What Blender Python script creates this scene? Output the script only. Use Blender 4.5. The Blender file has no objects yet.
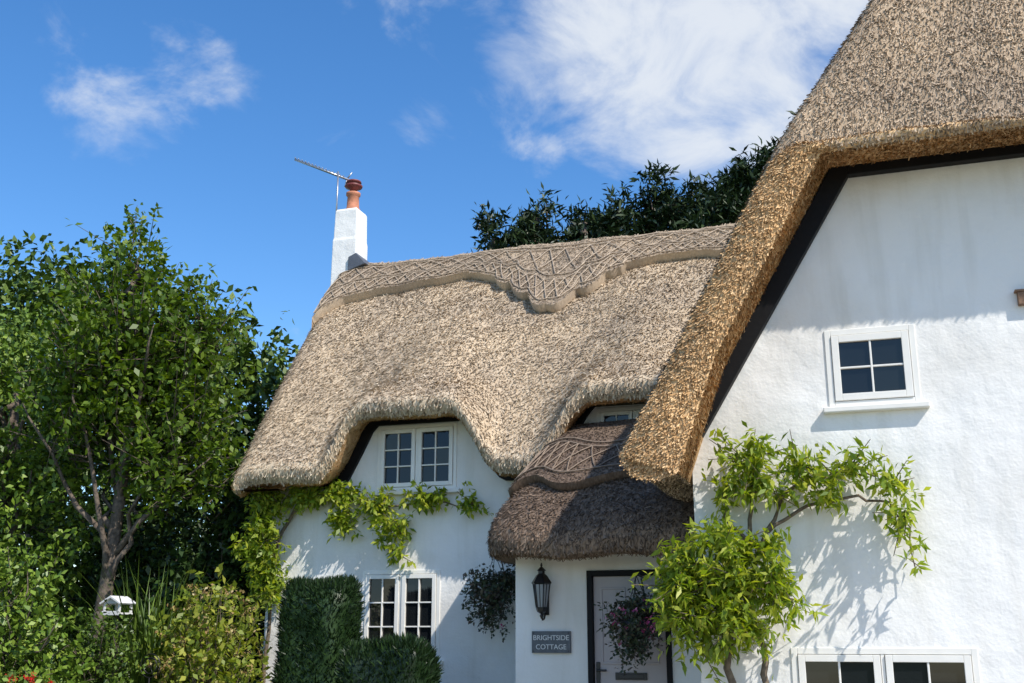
import bpy, math, random
import numpy as np
from mathutils import Vector, noise
rng=np.random.default_rng(7); random.seed(7)
sc=bpy.context.scene
# ------------------------------------------------------------------ materials
def mat(name):
    m=bpy.data.materials.new(name); m.use_nodes=True
    nt=m.node_tree; b=nt.nodes['Principled BSDF']
    return m,nt,b
def N(nt,t,**k):
    n=nt.nodes.new(t)
    for a,v in k.items(): setattr(n,a,v)
    return n
def ramp(nt,pts):
    r=nt.nodes.new('ShaderNodeValToRGB'); e=r.color_ramp.elements
    while len(e)<len(pts): e.new(0.5)
    for i,(p,c) in enumerate(pts): e[i].position=p; e[i].color=(*c,1)
    return r
def plain(name,col,rough=.6,metal=0,nscale=12,namp=.15,bump=0,spec=.5):
    m,nt,b=mat(name); L=nt.links
    tc=N(nt,'ShaderNodeTexCoord'); no=N(nt,'ShaderNodeTexNoise'); no.inputs['Scale'].default_value=nscale; no.inputs['Detail'].default_value=4
    L.new(tc.outputs['Object'],no.inputs['Vector'])
    c=np.array(col); r=ramp(nt,[(.3,tuple(c*(1-namp))),(.7,tuple(np.minimum(c*(1+namp),1)))])
    L.new(no.outputs['Fac'],r.inputs['Fac']); L.new(r.outputs['Color'],b.inputs['Base Color'])
    b.inputs['Roughness'].default_value=rough; b.inputs['Metallic'].default_value=metal
    b.inputs['Specular IOR Level'].default_value=spec
    if bump:
        bp=N(nt,'ShaderNodeBump'); bp.inputs['Strength'].default_value=.6; bp.inputs['Distance'].default_value=bump
        L.new(no.outputs['Fac'],bp.inputs['Height']); L.new(bp.outputs['Normal'],b.inputs['Normal'])
    return m
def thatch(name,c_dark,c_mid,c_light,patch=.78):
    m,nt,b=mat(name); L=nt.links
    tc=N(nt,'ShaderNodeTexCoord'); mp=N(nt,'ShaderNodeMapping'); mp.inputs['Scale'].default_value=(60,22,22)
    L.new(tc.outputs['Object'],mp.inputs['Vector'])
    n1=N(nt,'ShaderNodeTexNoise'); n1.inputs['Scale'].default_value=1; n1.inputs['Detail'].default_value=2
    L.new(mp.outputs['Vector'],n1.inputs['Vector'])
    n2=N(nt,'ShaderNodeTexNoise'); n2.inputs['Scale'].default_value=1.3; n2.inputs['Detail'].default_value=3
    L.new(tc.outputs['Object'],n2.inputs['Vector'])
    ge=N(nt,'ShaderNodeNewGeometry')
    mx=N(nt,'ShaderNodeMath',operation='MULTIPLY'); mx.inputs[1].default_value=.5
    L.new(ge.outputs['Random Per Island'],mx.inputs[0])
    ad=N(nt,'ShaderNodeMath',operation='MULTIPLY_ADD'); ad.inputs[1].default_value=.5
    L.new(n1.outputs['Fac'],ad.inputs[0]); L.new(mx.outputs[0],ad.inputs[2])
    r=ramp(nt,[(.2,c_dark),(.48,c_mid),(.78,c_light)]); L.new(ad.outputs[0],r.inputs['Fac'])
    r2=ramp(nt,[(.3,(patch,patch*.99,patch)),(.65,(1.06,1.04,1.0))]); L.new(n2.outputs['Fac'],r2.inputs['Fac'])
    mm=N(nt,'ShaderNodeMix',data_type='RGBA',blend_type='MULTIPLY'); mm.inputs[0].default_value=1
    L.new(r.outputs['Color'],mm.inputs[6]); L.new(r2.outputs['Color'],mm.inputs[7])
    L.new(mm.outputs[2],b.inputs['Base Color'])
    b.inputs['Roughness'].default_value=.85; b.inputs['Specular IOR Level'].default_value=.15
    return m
def leafmat(name,c1,c2,c3,trans=.35):
    m,nt,b=mat(name); L=nt.links
    ge=N(nt,'ShaderNodeNewGeometry'); r=ramp(nt,[(0,c1),(.5,c2),(1,c3)])
    L.new(ge.outputs['Random Per Island'],r.inputs['Fac'])
    b.inputs['Roughness'].default_value=.45; b.inputs['Specular IOR Level'].default_value=.4
    L.new(r.outputs['Color'],b.inputs['Base Color'])
    if trans<.2: return m
    t=N(nt,'ShaderNodeBsdfTranslucent'); hs=N(nt,'ShaderNodeHueSaturation'); hs.inputs['Value'].default_value=1.7; hs.inputs['Saturation'].default_value=1.1
    L.new(r.outputs['Color'],hs.inputs['Color']); L.new(hs.outputs[0],t.inputs['Color'])
    ms=N(nt,'ShaderNodeMixShader'); ms.inputs[0].default_value=trans
    L.new(b.outputs[0],ms.inputs[1]); L.new(t.outputs[0],ms.inputs[2])
    L.new(ms.outputs[0],nt.nodes['Material Output'].inputs['Surface'])
    return m
def wallmat():
    m,nt,b=mat('white_limewash_render'); L=nt.links
    tc=N(nt,'ShaderNodeTexCoord')
    a=N(nt,'ShaderNodeTexNoise'); a.inputs['Scale'].default_value=2.4; a.inputs['Detail'].default_value=4
    c=N(nt,'ShaderNodeTexNoise'); c.inputs['Scale'].default_value=40; c.inputs['Detail'].default_value=3
    d=N(nt,'ShaderNodeTexNoise'); d.inputs['Scale'].default_value=.9; d.inputs['Detail'].default_value=6
    # rain streaking: noise stretched vertically
    mp=N(nt,'ShaderNodeMapping'); mp.inputs['Scale'].default_value=(7,7,.8); L.new(tc.outputs['Object'],mp.inputs['Vector'])
    e=N(nt,'ShaderNodeTexNoise'); e.inputs['Scale'].default_value=1; e.inputs['Detail'].default_value=4; L.new(mp.outputs[0],e.inputs['Vector'])
    for x in (a,c,d): L.new(tc.outputs['Object'],x.inputs['Vector'])
    r=ramp(nt,[(.3,(.74,.715,.66)),(.55,(.86,.85,.815))]); L.new(d.outputs['Fac'],r.inputs['Fac'])
    r3=ramp(nt,[(.32,(.93,.925,.91)),(.5,(1,1,1))]); L.new(e.outputs['Fac'],r3.inputs['Fac'])
    mm=N(nt,'ShaderNodeMix',data_type='RGBA',blend_type='MULTIPLY'); mm.inputs[0].default_value=1
    L.new(r.outputs['Color'],mm.inputs[6]); L.new(r3.outputs['Color'],mm.inputs[7]); L.new(mm.outputs[2],b.inputs['Base Color'])
    b.inputs['Roughness'].default_value=.85
    b1=N(nt,'ShaderNodeBump'); b1.inputs['Strength'].default_value=.8; b1.inputs['Distance'].default_value=.04
    b2=N(nt,'ShaderNodeBump'); b2.inputs['Strength'].default_value=.5; b2.inputs['Distance'].default_value=.006
    L.new(a.outputs['Fac'],b1.inputs['Height']); L.new(c.outputs['Fac'],b2.inputs['Height'])
    L.new(b1.outputs['Normal'],b2.inputs['Normal']); L.new(b2.outputs['Normal'],b.inputs['Normal'])
    return m
M_wall=wallmat()
M_th=thatch('thatch_reed',(.13,.095,.06),(.47,.365,.25),(.80,.68,.51),.84)
M_thw=thatch('thatch_reed_wing',(.10,.07,.045),(.41,.305,.205),(.72,.57,.41))
M_gold=thatch('thatch_cut_ends',(.17,.09,.038),(.55,.335,.155),(.84,.60,.34))
M_porch=thatch('thatch_shaded',(.045,.031,.022),(.155,.11,.08),(.32,.24,.18))  # porch reed colour darkened to carry the shadow of the wing roof
M_cap=thatch('thatch_ridge',(.13,.095,.065),(.39,.305,.215),(.62,.51,.38))
M_rod=plain('hazel_rods',(.42,.33,.235),.8,nscale=30,namp=.35)
M_rodd=plain('hazel_rods_dark',(.22,.165,.12),.8,nscale=30,namp=.3)
M_frame=plain('window_paint',(.82,.80,.74),.4,nscale=8,namp=.03)
M_black=plain('black_timber',(.006,.006,.007),.6,nscale=20,namp=.2,spec=.2)
M_iron=plain('black_iron',(.015,.015,.016),.35,nscale=20,namp=.2)
M_lead=plain('lead_flashing',(.12,.13,.15),.5,metal=.3)
M_door=plain('door_paint',(.42,.37,.36),.45,nscale=6,namp=.04)
M_slate=plain('slate',(.10,.11,.12),.6,nscale=25,namp=.2,bump=.003)
M_text=plain('sign_lettering',(.7,.7,.68),.6,namp=.02)
M_terra=plain('terracotta',(.50,.20,.11),.8,nscale=15,namp=.2,bump=.004)
M_cowl=plain('red_cowl',(.20,.045,.04),.5,nscale=15,namp=.2)
M_steel=plain('galvanised',(.45,.46,.48),.35,metal=.8)
M_bark=plain('bark',(.13,.10,.075),.9,nscale=18,namp=.5,bump=.03)
M_stem=plain('vine_stem',(.15,.115,.08),.9,nscale=25,namp=.4,bump=.01)
M_wood=plain('weathered_wood',(.22,.13,.08),.8,nscale=20,namp=.3)
M_dkwood=plain('dark_post',(.06,.05,.035),.85,nscale=20,namp=.3)
M_pt=plain('white_paint',(.7,.69,.66),.5,namp=.08)
def glassmat():
    m,nt,b=mat('window_glass'); b.inputs['Base Color'].default_value=(.010,.012,.014,1); b.inputs['Roughness'].default_value=.03
    b.inputs['IOR'].default_value=1.52
    return m
M_glass=glassmat()
# ------------------------------------------------------------------ builder
class MB:
    def __init__(s): s.v=[];s.f=[];s.m=[];s.n=0;s.sm=[]
    def add(s,V,F,mi=0,smooth=False):
        V=np.asarray(V,float).reshape(-1,3); s.v.append(V)
        for q in F: s.f.append(tuple(int(i)+s.n for i in q)); s.m.append(mi); s.sm.append(smooth)
        s.n+=len(V)
    def box(s,x0,x1,y0,y1,z0,z1,mi=0):
        V=[(x,y,z) for x in(x0,x1) for y in(y0,y1) for z in(z0,z1)]
        s.add(V,[(0,1,3,2),(4,6,7,5),(0,4,5,1),(2,3,7,6),(0,2,6,4),(1,5,7,3)],mi)
    def prism(s,pts,y0,y1,mi=0):
        n=len(pts); V=[(x,y0,z) for x,z in pts]+[(x,y1,z) for x,z in pts]
        F=[tuple(range(n)),tuple(range(2*n-1,n-1,-1))]+[(i,i+n,(i+1)%n+n,(i+1)%n) for i in range(n)]
        s.add(V,F,mi)
    def tube(s,path,rad,n=6,mi=0,smooth=True,caps=True):
        path=[Vector(p) for p in path]; k=len(path)
        if not hasattr(rad,'__len__'): rad=[rad]*k
        V=[]
        for i,p in enumerate(path):
            t=(path[min(i+1,k-1)]-path[max(i-1,0)]).normalized()
            a=t.cross(Vector((0,0,1)) if abs(t.z)<.9 else Vector((0,1,0))).normalized(); b=t.cross(a)
            for j in range(n):
                th=2*math.pi*j/n; V.append(p+(a*math.cos(th)+b*math.sin(th))*rad[i])
        F=[(i*n+j,i*n+(j+1)%n,(i+1)*n+(j+1)%n,(i+1)*n+j) for i in range(k-1) for j in range(n)]
        if caps: F+= [tuple(range(n-1,-1,-1)),tuple(range((k-1)*n,k*n))]
        s.add([tuple(v) for v in V],F,mi,smooth)
    def rings(s,c,prof,n=16,mi=0,smooth=True,ph=0):
        V=[(c[0]+r*math.cos(ph+2*math.pi*j/n),c[1]+r*math.sin(ph+2*math.pi*j/n),c[2]+z) for r,z in prof for j in range(n)]
        k=len(prof)
        F=[(i*n+j,i*n+(j+1)%n,(i+1)*n+(j+1)%n,(i+1)*n+j) for i in range(k-1) for j in range(n)]
        F+=[tuple(range(n-1,-1,-1)),tuple(range((k-1)*n,k*n))]
        s.add(V,F,mi,smooth)
    def grid(s,G,mi=0,smooth=True,flip=False):
        G=np.asarray(G); a,b=G.shape[:2]
        F=[]
        for i in range(a-1):
            for j in range(b-1):
                q=(i*b+j,i*b+j+1,(i+1)*b+j+1,(i+1)*b+j)
                F.append(q[::-1] if flip else q)
        s.add(G.reshape(-1,3),F,mi,smooth)
    def build(s,name,mats,parent=None,bevel=0):
        me=bpy.data.meshes.new(name); V=np.concatenate(s.v)
        me.from_pydata(V.tolist(),[],s.f)
        for m in mats: me.materials.append(m)
        me.polygons.foreach_set('material_index',s.m); me.polygons.foreach_set('use_smooth',s.sm); me.update()
        o=bpy.data.objects.new(name,me); sc.collection.objects.link(o)
        if parent is not None: o.parent=parent
        if bevel:
            bm=o.modifiers.new('b','BEVEL'); bm.width=bevel; bm.segments=2; bm.limit_method='ANGLE'
        return o
def quads_obj(name,V,mats,parent=None,nv=4,mi=None,extra=None):
    n=len(V); me=bpy.data.meshes.new(name)
    VV=V.reshape(-1,3); li=np.arange(n*nv); cnt=np.full(n,nv)
    mis=np.zeros(n,int) if mi is None else mi
    if extra is not None:
        EV=np.concatenate(extra.v); off=len(VV); VV=np.concatenate([VV,EV])
        li=np.concatenate([li,np.array([i+off for f in extra.f for i in f])]); cnt=np.concatenate([cnt,[len(f) for f in extra.f]])
        mis=np.concatenate([mis,extra.m])
    me.vertices.add(len(VV)); me.vertices.foreach_set('co',VV.astype(np.float32).ravel())
    me.loops.add(len(li)); me.loops.foreach_set('vertex_index',li.astype(np.int32))
    me.polygons.add(len(cnt)); st=np.concatenate([[0],np.cumsum(cnt)[:-1]])
    me.polygons.foreach_set('loop_start',st.astype(np.int32)); me.polygons.foreach_set('loop_total',cnt.astype(np.int32))
    for m in mats: me.materials.append(m)
    me.polygons.foreach_set('material_index',mis.astype(np.int32)); me.update(calc_edges=True); me.validate()
    o=bpy.data.objects.new(name,me); sc.collection.objects.link(o)
    if parent is not None: o.parent=parent
    return o
def nrm(a): return a/np.maximum(np.linalg.norm(a,axis=-1,keepdims=True),1e-9)
def straws(grids,dens,length=.075,width=.014,lift=.018,down=(0,0,-1),jit=.35):
    out=[]
    for G in grids:
        G=np.asarray(G); A=G[:-1,:-1].reshape(-1,3);B=G[:-1,1:].reshape(-1,3);C=G[1:,1:].reshape(-1,3);D=G[1:,:-1].reshape(-1,3)
        nn=np.cross(C-A,D-B); ar=np.linalg.norm(nn,axis=1)/2; tot=ar.sum(); k=int(tot*dens)
        if k<1: continue
        idx=rng.choice(len(A),k,p=ar/tot); u=rng.random((k,1)); v=rng.random((k,1))
        P=(A[idx]*(1-u)+B[idx]*u)*(1-v)+(D[idx]*(1-u)+C[idx]*u)*v
        n=nrm(nn[idx])
        d=np.array(down,float)+rng.normal(0,jit,(k,3)); d=d-(d*n).sum(1,keepdims=True)*n; d=nrm(d)
        b=np.cross(n,d); L=length*rng.uniform(.5,1.4,(k,1)); W=width*rng.uniform(.5,1.3,(k,1))/2
        li=lift*rng.uniform(.1,1.4,(k,1)); P=P-d*L*.5
        q=np.stack([P-n*.006-b*W,P-n*.006+b*W,P+d*L+n*li+b*W*.8,P+d*L+n*li-b*W*.8],1); out.append(q)
    return np.concatenate(out)
def outward(G,ref):
    G=np.asarray(G); n=np.cross(G[1:,1:]-G[:-1,:-1],G[1:,:-1]-G[:-1,1:]).reshape(-1,3).mean(0)
    c=G.reshape(-1,3).mean(0)-np.array(ref)
    return G if n.dot(c)>0 else G[:,::-1]
def sstep(a,b,x):
    t=np.clip((x-a)/(b-a),0,1); return t*t*(3-2*t)
def nz(p,s,amp): return noise.noise(Vector(p)*s)*amp
def empty(name,loc=(0,0,0)):
    e=bpy.data.objects.new(name,None); sc.collection.objects.link(e); e.empty_display_size=.3; return e
cott=empty('thatched_cottage')
# ------------------------------------------------------------------ walls
def cut(o,boxes):
    for (x0,x1,y0,y1,z0,z1) in boxes:
        c=MB(); c.box(x0,x1,y0,y1,z0,z1); co=c.build('cutter',[])
        md=o.modifiers.new('c','BOOLEAN'); md.operation='DIFFERENCE'; md.object=co; md.solver='EXACT'
        bpy.context.view_layer.objects.active=o
        with bpy.context.temp_override(object=o,active_object=o,selected_objects=[o]):
            bpy.ops.object.modifier_apply(modifier=md.name)
        bpy.data.objects.remove(co)
w=MB(); w.prism([(-1.46,-.1),(4.4,-.1),(4.4,3.05),(3.0,5.5),(-.03,5.5),(-1.46,3.12)],9.6,9.9)
wing_wall=w.build('wing_gable_wall',[M_wall],cott)
cut(wing_wall,[(-.27,.47,9.5,10.,3.33,4.01),(-.72,.70,9.5,10.,.35,1.36)])
w=MB(); w.box(-1.455,-1.16,9.903,17.5,-.1,3.15); w.box(4.1,4.395,9.903,17.5,-.1,3.15); w.box(-1.16,4.1,17.2,17.5,-.1,3.1)
w.build('wing_side_walls',[M_wall],cott)
w=MB(); w.box(-7.3,-1.46,12.5,12.8,-.1,4.08)
mw=w.build('main_front_wall',[M_wall],cott)
cut(mw,[(-5.83,-4.77,12.4,12.9,3.18,4.0),(-5.98,-4.96,12.4,12.9,1.18,2.22),(-3.0,-2.1,12.4,12.9,3.45,4.05)])
w=MB()
gp=[(12.803,-.1),(18.3,-.1),(18.3,3.6),(15.4,6.75),(12.803,3.9)]
V=[(-7.295,y,z) for y,z in gp]+[(-7.0,y,z) for y,z in gp]; n=5
w.add(V,[tuple(range(n)),tuple(range(2*n-1,n-1,-1))]+[(i,i+n,(i+1)%n+n,(i+1)%n) for i in range(n)])
w.box(-7.0,-1.5,18.0,18.297,-.1,3.5)
w.build('main_side_walls',[M_wall],cott)
w=MB(); w.box(-3.6,-1.465,11.2,11.4,-.1,2.6); pw=w.build('porch_wall',[M_wall],cott)
cut(pw,[(-2.83,-1.98,11.1,11.5,-.2,2.10)])
w=MB(); w.box(-3.597,-3.4,11.403,12.497,-.1,2.6); w.build('porch_side_wall',[M_wall],cott)
# ------------------------------------------------------------------ windows
def window(name,x0,x1,z0,z1,Y,lights=2,cols=2,rows=3,sill=True,cw=.045,ow=.045,head=False):
    b=MB(); yf=Y-.012
    def rect(a,c,d,e,wd,y0,y1,mi=0):
        b.box(a,a+wd,y0,y1,d,e,mi); b.box(c-wd,c,y0,y1,d,e,mi)
        b.box(a+wd,c-wd,y0,y1,d,d+wd,mi); b.box(a+wd,c-wd,y0,y1,e-wd,e,mi)
    rect(x0,x1,z0,z1,ow,yf,Y+.07)
    mid=.03; iw=(x1-x0-2*ow-mid*(lights-1))/lights
    for l in range(lights):
        a=x0+ow+l*(iw+mid); c=a+iw
        if l>0: b.box(a-mid,a,yf+.004,Y+.07,z0+ow,z1-ow)
        g=.004; rect(a+g,c-g,z0+ow+g,z1-ow-g,cw,yf-.012,Y+.05)
        A=a+g+cw;C=c-g-cw;D=z0+ow+g+cw;E=z1-ow-g-cw
        bw=.017
        for i in range(1,cols):
            x=A+(C-A)*i/cols; b.box(x-bw/2,x+bw/2,Y-.016,Y+.03,D,E)
        for j in range(1,rows):
            z=D+(E-D)*j/rows; 
            for i in range(cols):
                xa=A+(C-A)*i/cols+(bw/2 if i else 0); xb=A+(C-A)*(i+1)/cols-(bw/2 if i<cols-1 else 0)
                b.box(xa,xb,Y-.014,Y+.03,z-bw/2,z+bw/2)
        for i in range(cols):
            for j in range(rows):
                xa=A+(C-A)*i/cols; xb=A+(C-A)*(i+1)/cols; za=D+(E-D)*j/rows; zb=D+(E-D)*(j+1)/rows
                t=[random.uniform(-.006,.006) for _ in range(3)]
                b.add([(xa,Y+.012+t[0],za),(xb,Y+.012+t[1],za),(xb,Y+.012+t[1]+t[2],zb),(xa,Y+.012+t[0]+t[2],zb)],[(0,1,2,3)],1)
    o=b.build(name,[M_frame,M_glass],cott,bevel=.004)
    if sill:
        s=MB(); s.box(x0-.05,x1+.06,Y-.075,Y+.05,z0-.05,z0-.003); s.build(name+'_sill',[M_frame],cott,bevel=.008)
    return o
window('gable_window',-.27,.47,3.33,4.01,9.6,1,2,2,cw=.06,ow=.05)
window('ground_window',-.72,.70,.35,1.36,9.6,2,2,3,cw=.055,ow=.05)
window('bedroom_window',-5.83,-4.77,3.18,4.0,12.5,2,2,3,cw=.05)
window('parlour_window',-5.98,-4.96,1.18,2.22,12.5,2,2,3,cw=.05)
window('landing_window',-3.0,-2.1,3.45,4.05,12.47,2,2,2,sill=False)
# ------------------------------------------------------------------ main roof
def E(X):
    a=np.minimum(sstep(-6.42,-5.82,X),1-sstep(-4.68,-4.02,X))*.76
    b=np.minimum(sstep(-3.7,-2.95,X),1-sstep(-2.0,-1.5,X))*.80
    return a+b
def E2(X):
    return float(.72*math.exp(-((X+5.22)/.85)**2)+.74*math.exp(-((X+2.5)/.85)**2))
XR=-.2
def S(u,v,off=0.):
    xl=-7.5-.42*v; X=xl+(XR-xl)*u
    e=float(E(X)); zt=3.5; e2=E2(X)
    y=11.95+3.45*v+ .06*e*(1-v)
    k=min(1,v/.28); k=k*k*(3-2*k)
    z=zt+(7.15-zt)*v+.13*math.sin(math.pi*v)+(e*(1-k)+e2*k)*(1-v)**2.1
    dl=(X-xl); 
    if dl<.2: z-=.10*(1-dl/.2)**2.5; 
    p=Vector((X,y,z))
    z+=nz(p,.7,.04)+nz(p,3.1,.025)+nz(p,7,.012)
    ny,nzv=-.727,.687
    return (X,y+ny*off,z+nzv*off)
NU,NV=260,44
us=np.linspace(0,1,NU)
vs=np.linspace(0,1,NV)
Gf=np.array([[S(u,v) for v in vs] for u in us])
lip=[]
for i,u in enumerate(us):
    X,y,z=S(u,0); k=nz((X*2,0,5),2.,.015)
    lip.append([(X,12.85,z+.22),(X,12.5,z-.10),(X,12.25,z-.22),(X,12.1,z-.27+k),(X,12.0,z-.25+k),(X,11.93,z-.18),(X,11.905,z-.09),(X,y,z)])
Gl=np.array(lip)
Gb=np.array([[ (Gf[i,-1,0],15.4+3.45*t,7.15-(3.65)*t+.13*math.sin(math.pi*t)) for t in np.linspace(0,1,14)] for i in range(0,NU,6)]+[[(XR,15.4+3.45*t,7.15-3.65*t) for t in np.linspace(0,1,14)]])
for k in range(14): Gb[:,k,0]=np.interp(np.linspace(0,1,len(Gb)),[0,1],[-7.92+.42*k/13,XR])
r=MB(); r.grid(Gf,0); r.grid(Gl[:,:5],1); r.grid(Gl[:,4:],0); r.grid(Gb,0)
top=[tuple(Gl[0,k]) for k in range(3,8)]+[tuple(Gf[0,k]) for k in range(1,NV)]
top2=[tuple(Gb[0,k]) for k in range(14)]
def vergeface(T):
    T=np.array(T); Lw=T.copy(); Lw[:,2]-=.42; Lw[:,2]=np.maximum(Lw[:,2],3.2); Lw[:,1]=Lw[:,1]*.99+15.4*.01
    Md=(T+Lw)/2; Md[:,0]-=.05; In=Lw.copy(); In[:,0]+=.6
    return np.array([T,Md,Lw,In])
g1=vergeface(top); g2=vergeface(top2); r.grid(g1,1); r.grid(g2,1)
r.build('main_thatch_roof',[M_th,M_gold],cott)
q=straws([outward(Gf,(-4,15,0)),outward(Gl[:,4:],(-4,13,4.5))],2100,.058,.013,.019,jit=.36)
quads_obj('main_thatch_reeds',q,[M_th],cott)
q=straws([outward(Gl[:,:5],(-4,12.4,6))],2000,.05,.012,.012,down=(0,-1,-.3))
quads_obj('main_eave_cut_reeds',q,[M_gold],cott)
# ridge cap
ex=[-8.2,-7.74,-7.43,-6.6,-5.52,-4.97,-4.55,-4.01,-3.62,-3.31,-3.14,-2.59,-2.02,0]
ev=[.66,.69,.765,.82,.865,.80,.70,.565,.66,.72,.775,.83,.835,.84]
def edge(X):
    b=float(np.interp(X,ex,ev)); 
    if -5.0<X<-3.05: b-=.042*abs(math.sin((X+4.01)/.36*math.pi))**.7-.014
    return b
NC=340
def capP(u,w,off):
    xl=-7.5-.42*.85; X=xl+(XR-xl)*u; v=1-(1-edge(X))*w
    xv=-7.5-.42*v; uu=max(0,(X-xv)/(XR-xv)); return S(uu,v,off)
ws=np.linspace(0,1,22)
Gc=np.array([[capP(u,w_,.13) for w_ in ws] for u in np.linspace(0,1,NC)])
Gc[:,0,2]+=.02
Ge=np.array([[Gc[i,-1],np.array(capP(u,1.01,.06)),np.array(capP(u,1.0,-.02))] for i,u in enumerate(np.linspace(0,1,NC))])
Gcb=np.array([[Gc[i,0],Gc[i,0]+[0,.12,-.02],Gc[i,0]+[0,.5,-.42],Gc[i,0]+[0,.9,-.85],Gc[i,0]+[0,.85,-1.0]] for i in range(NC)])
r=MB(); r.grid(Gc,0); r.grid(Ge,0); r.grid(Gcb,0)
Tt=Gc[0][::1]; Lw=Tt.copy(); Lw[:,2]-=.25; r.grid(np.array([Tt,Lw]),0)
r.build('ridge_cap',[M_cap],cott)
q=straws([outward(Gc,(-4,15.4,0))],2000,.07,.011,.016)
quads_obj('ridge_cap_reeds',q,[M_cap],cott)
rod=MB()
def poly(pf,us_,r_=.013): rod.tube([pf(t) for t in us_],r_,4,0,False)
for wv in (.07,.14,.56,.64,.93): poly(lambda t,wv=wv:capP(t,wv,.148+nz((t*40,wv*9,1),1,.006)),np.linspace(0.003,1,220),.009)
K=24
for k in range(K):
    for (a_,b_) in ((.14,.56),(.56,.14)):
        e0=random.uniform(-.006,.006); e1=random.uniform(-.006,.006)
        rod.tube([capP(min(max((k+tt)/K+e0*(1-tt)+e1*tt,0),1),a_+(b_-a_)*tt,.152) for tt in np.linspace(0,1,8)],.009,4,0,False)
K=48
for k in range(K):
    a_,b_=((.64,.93),(.93,.64))[k%2]
    e0=random.uniform(-.003,.003)
    rod.tube([capP(min((k+tt)/K+e0,1),a_+(b_-a_)*tt,.152) for tt in np.linspace(0,1,5)],.009,4,0,False)
    rod.tube([capP(min((k+tt)/K,1),b_+(a_-b_)*tt,.152) for tt in np.linspace(0,1,5)],.008,4,0,False)
rod.build('ridge_liggers',[M_rod],cott)
bb=MB()
def archboard(xa,xb,th=.15,n=40):
    xs=np.linspace(xa,xb,n); o=[];i=[]
    for x in xs:
        z=3.5-.10+float(E(x)); o.append((x,z+.06)); 
        sl_=abs(float(E(x+.02)-E(x-.02)))/.04
        i.append((x,max(z-th*math.sqrt(1+min(sl_,1.6)**2),2.9)))
    for k in range(n-1):
        bb.prism([o[k],o[k+1],i[k+1],i[k]],12.44,12.495)
archboard(-6.6,-3.85); archboard(-3.7,-1.5,.09)
bb.build('eyebrow_black_boards',[M_black],cott)
# ------------------------------------------------------------------ porch roof
def porchpath(u):
    pts=[(-3.72,12.45,-3.45,12.6),(-3.78,11.6,-3.38,12.5),(-3.80,11.0,-3.28,12.4),(-3.74,10.75,-3.1,12.36),(-3.5,10.6,-2.9,12.34),(-3.2,10.56,-2.7,12.33),(-2.6,10.54,-2.3,12.32),(-2.0,10.54,-1.9,12.32),(-1.3,10.56,-1.3,12.32)]
    k=np.linspace(0,1,len(pts)); pts=np.array(pts)
    return [float(np.interp(u,k,pts[:,j])) for j in range(4)]
pth=np.array([porchpath(u) for u in np.linspace(0,1,120)])
for _ in range(30): pth[1:-1]=(pth[:-2]+pth[1:-1]*2+pth[2:])/4
def PP(u,w,off=0):
    a=[float(np.interp(u,np.linspace(0,1,120),pth[:,j])) for j in range(4)]
    x=a[0]+(a[2]-a[0])*w; y=a[1]+(a[3]-a[1])*w; z=2.46+1.33*(w**.74)
    p=Vector((x,y,z)); z+=nz(p,1.5,.05)
    d=Vector((a[0]-a[2],a[1]-a[3],0)).normalized()
    return (x+d.x*off*.7,y+d.y*off*.7,z+off*.7)
ul=np.linspace(0,1,120)
Gp=np.array([[PP(u,w_) for w_ in np.linspace(0,1,30)] for u in ul])
pl=[]
for u in ul:
    p=np.array(PP(u,0)); a=[float(np.interp(u,ul,pth[:,j])) for j in range(4)]
    d=np.array([a[0]-a[2],a[1]-a[3],0]); d/=np.linalg.norm(d)
    pl.append([p-d*.9+[0,0,-.15],p-d*.3+[0,0,-.24],p-d*.12+[0,0,-.26],p-d*.0+[0,0,-.22],p+d*.03+[0,0,-.1],p])
Gpl=np.array(pl)
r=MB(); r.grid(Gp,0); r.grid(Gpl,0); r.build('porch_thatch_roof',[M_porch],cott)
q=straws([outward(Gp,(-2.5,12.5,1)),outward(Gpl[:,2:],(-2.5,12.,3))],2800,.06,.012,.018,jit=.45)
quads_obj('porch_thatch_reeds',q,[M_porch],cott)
def pedge(u): return .28+.06*math.cos(u*2*math.pi*2.4-.6)
Gpc=np.array([[PP(u,1-(1-pedge(u))*w_,.10) for w_ in np.linspace(0,1,16)] for u in ul])
Gpe=np.array([[Gpc[i,-1],np.array(PP(u,pedge(u)-.01,.04)),np.array(PP(u,pedge(u),-.02))] for i,u in enumerate(ul)])
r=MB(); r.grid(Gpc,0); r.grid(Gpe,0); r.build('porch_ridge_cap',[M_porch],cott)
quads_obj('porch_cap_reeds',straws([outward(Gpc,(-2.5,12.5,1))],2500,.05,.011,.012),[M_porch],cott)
rod=MB(); cp=lambda u,w_:PP(min(u,1),1-(1-pedge(u))*w_,.118)
for wv in (.42,.5,.9): rod.tube([cp(t,wv) for t in np.linspace(0,1,90)],.009,4,0,False)
for k in range(14):
    for a_,b_ in ((.5,.9),(.9,.5)): rod.tube([cp((k+t)/14,a_+(b_-a_)*t) for t in np.linspace(0,1,5)],.008,4,0,False)
rod.build('porch_liggers',[M_rodd],cott)
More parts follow.
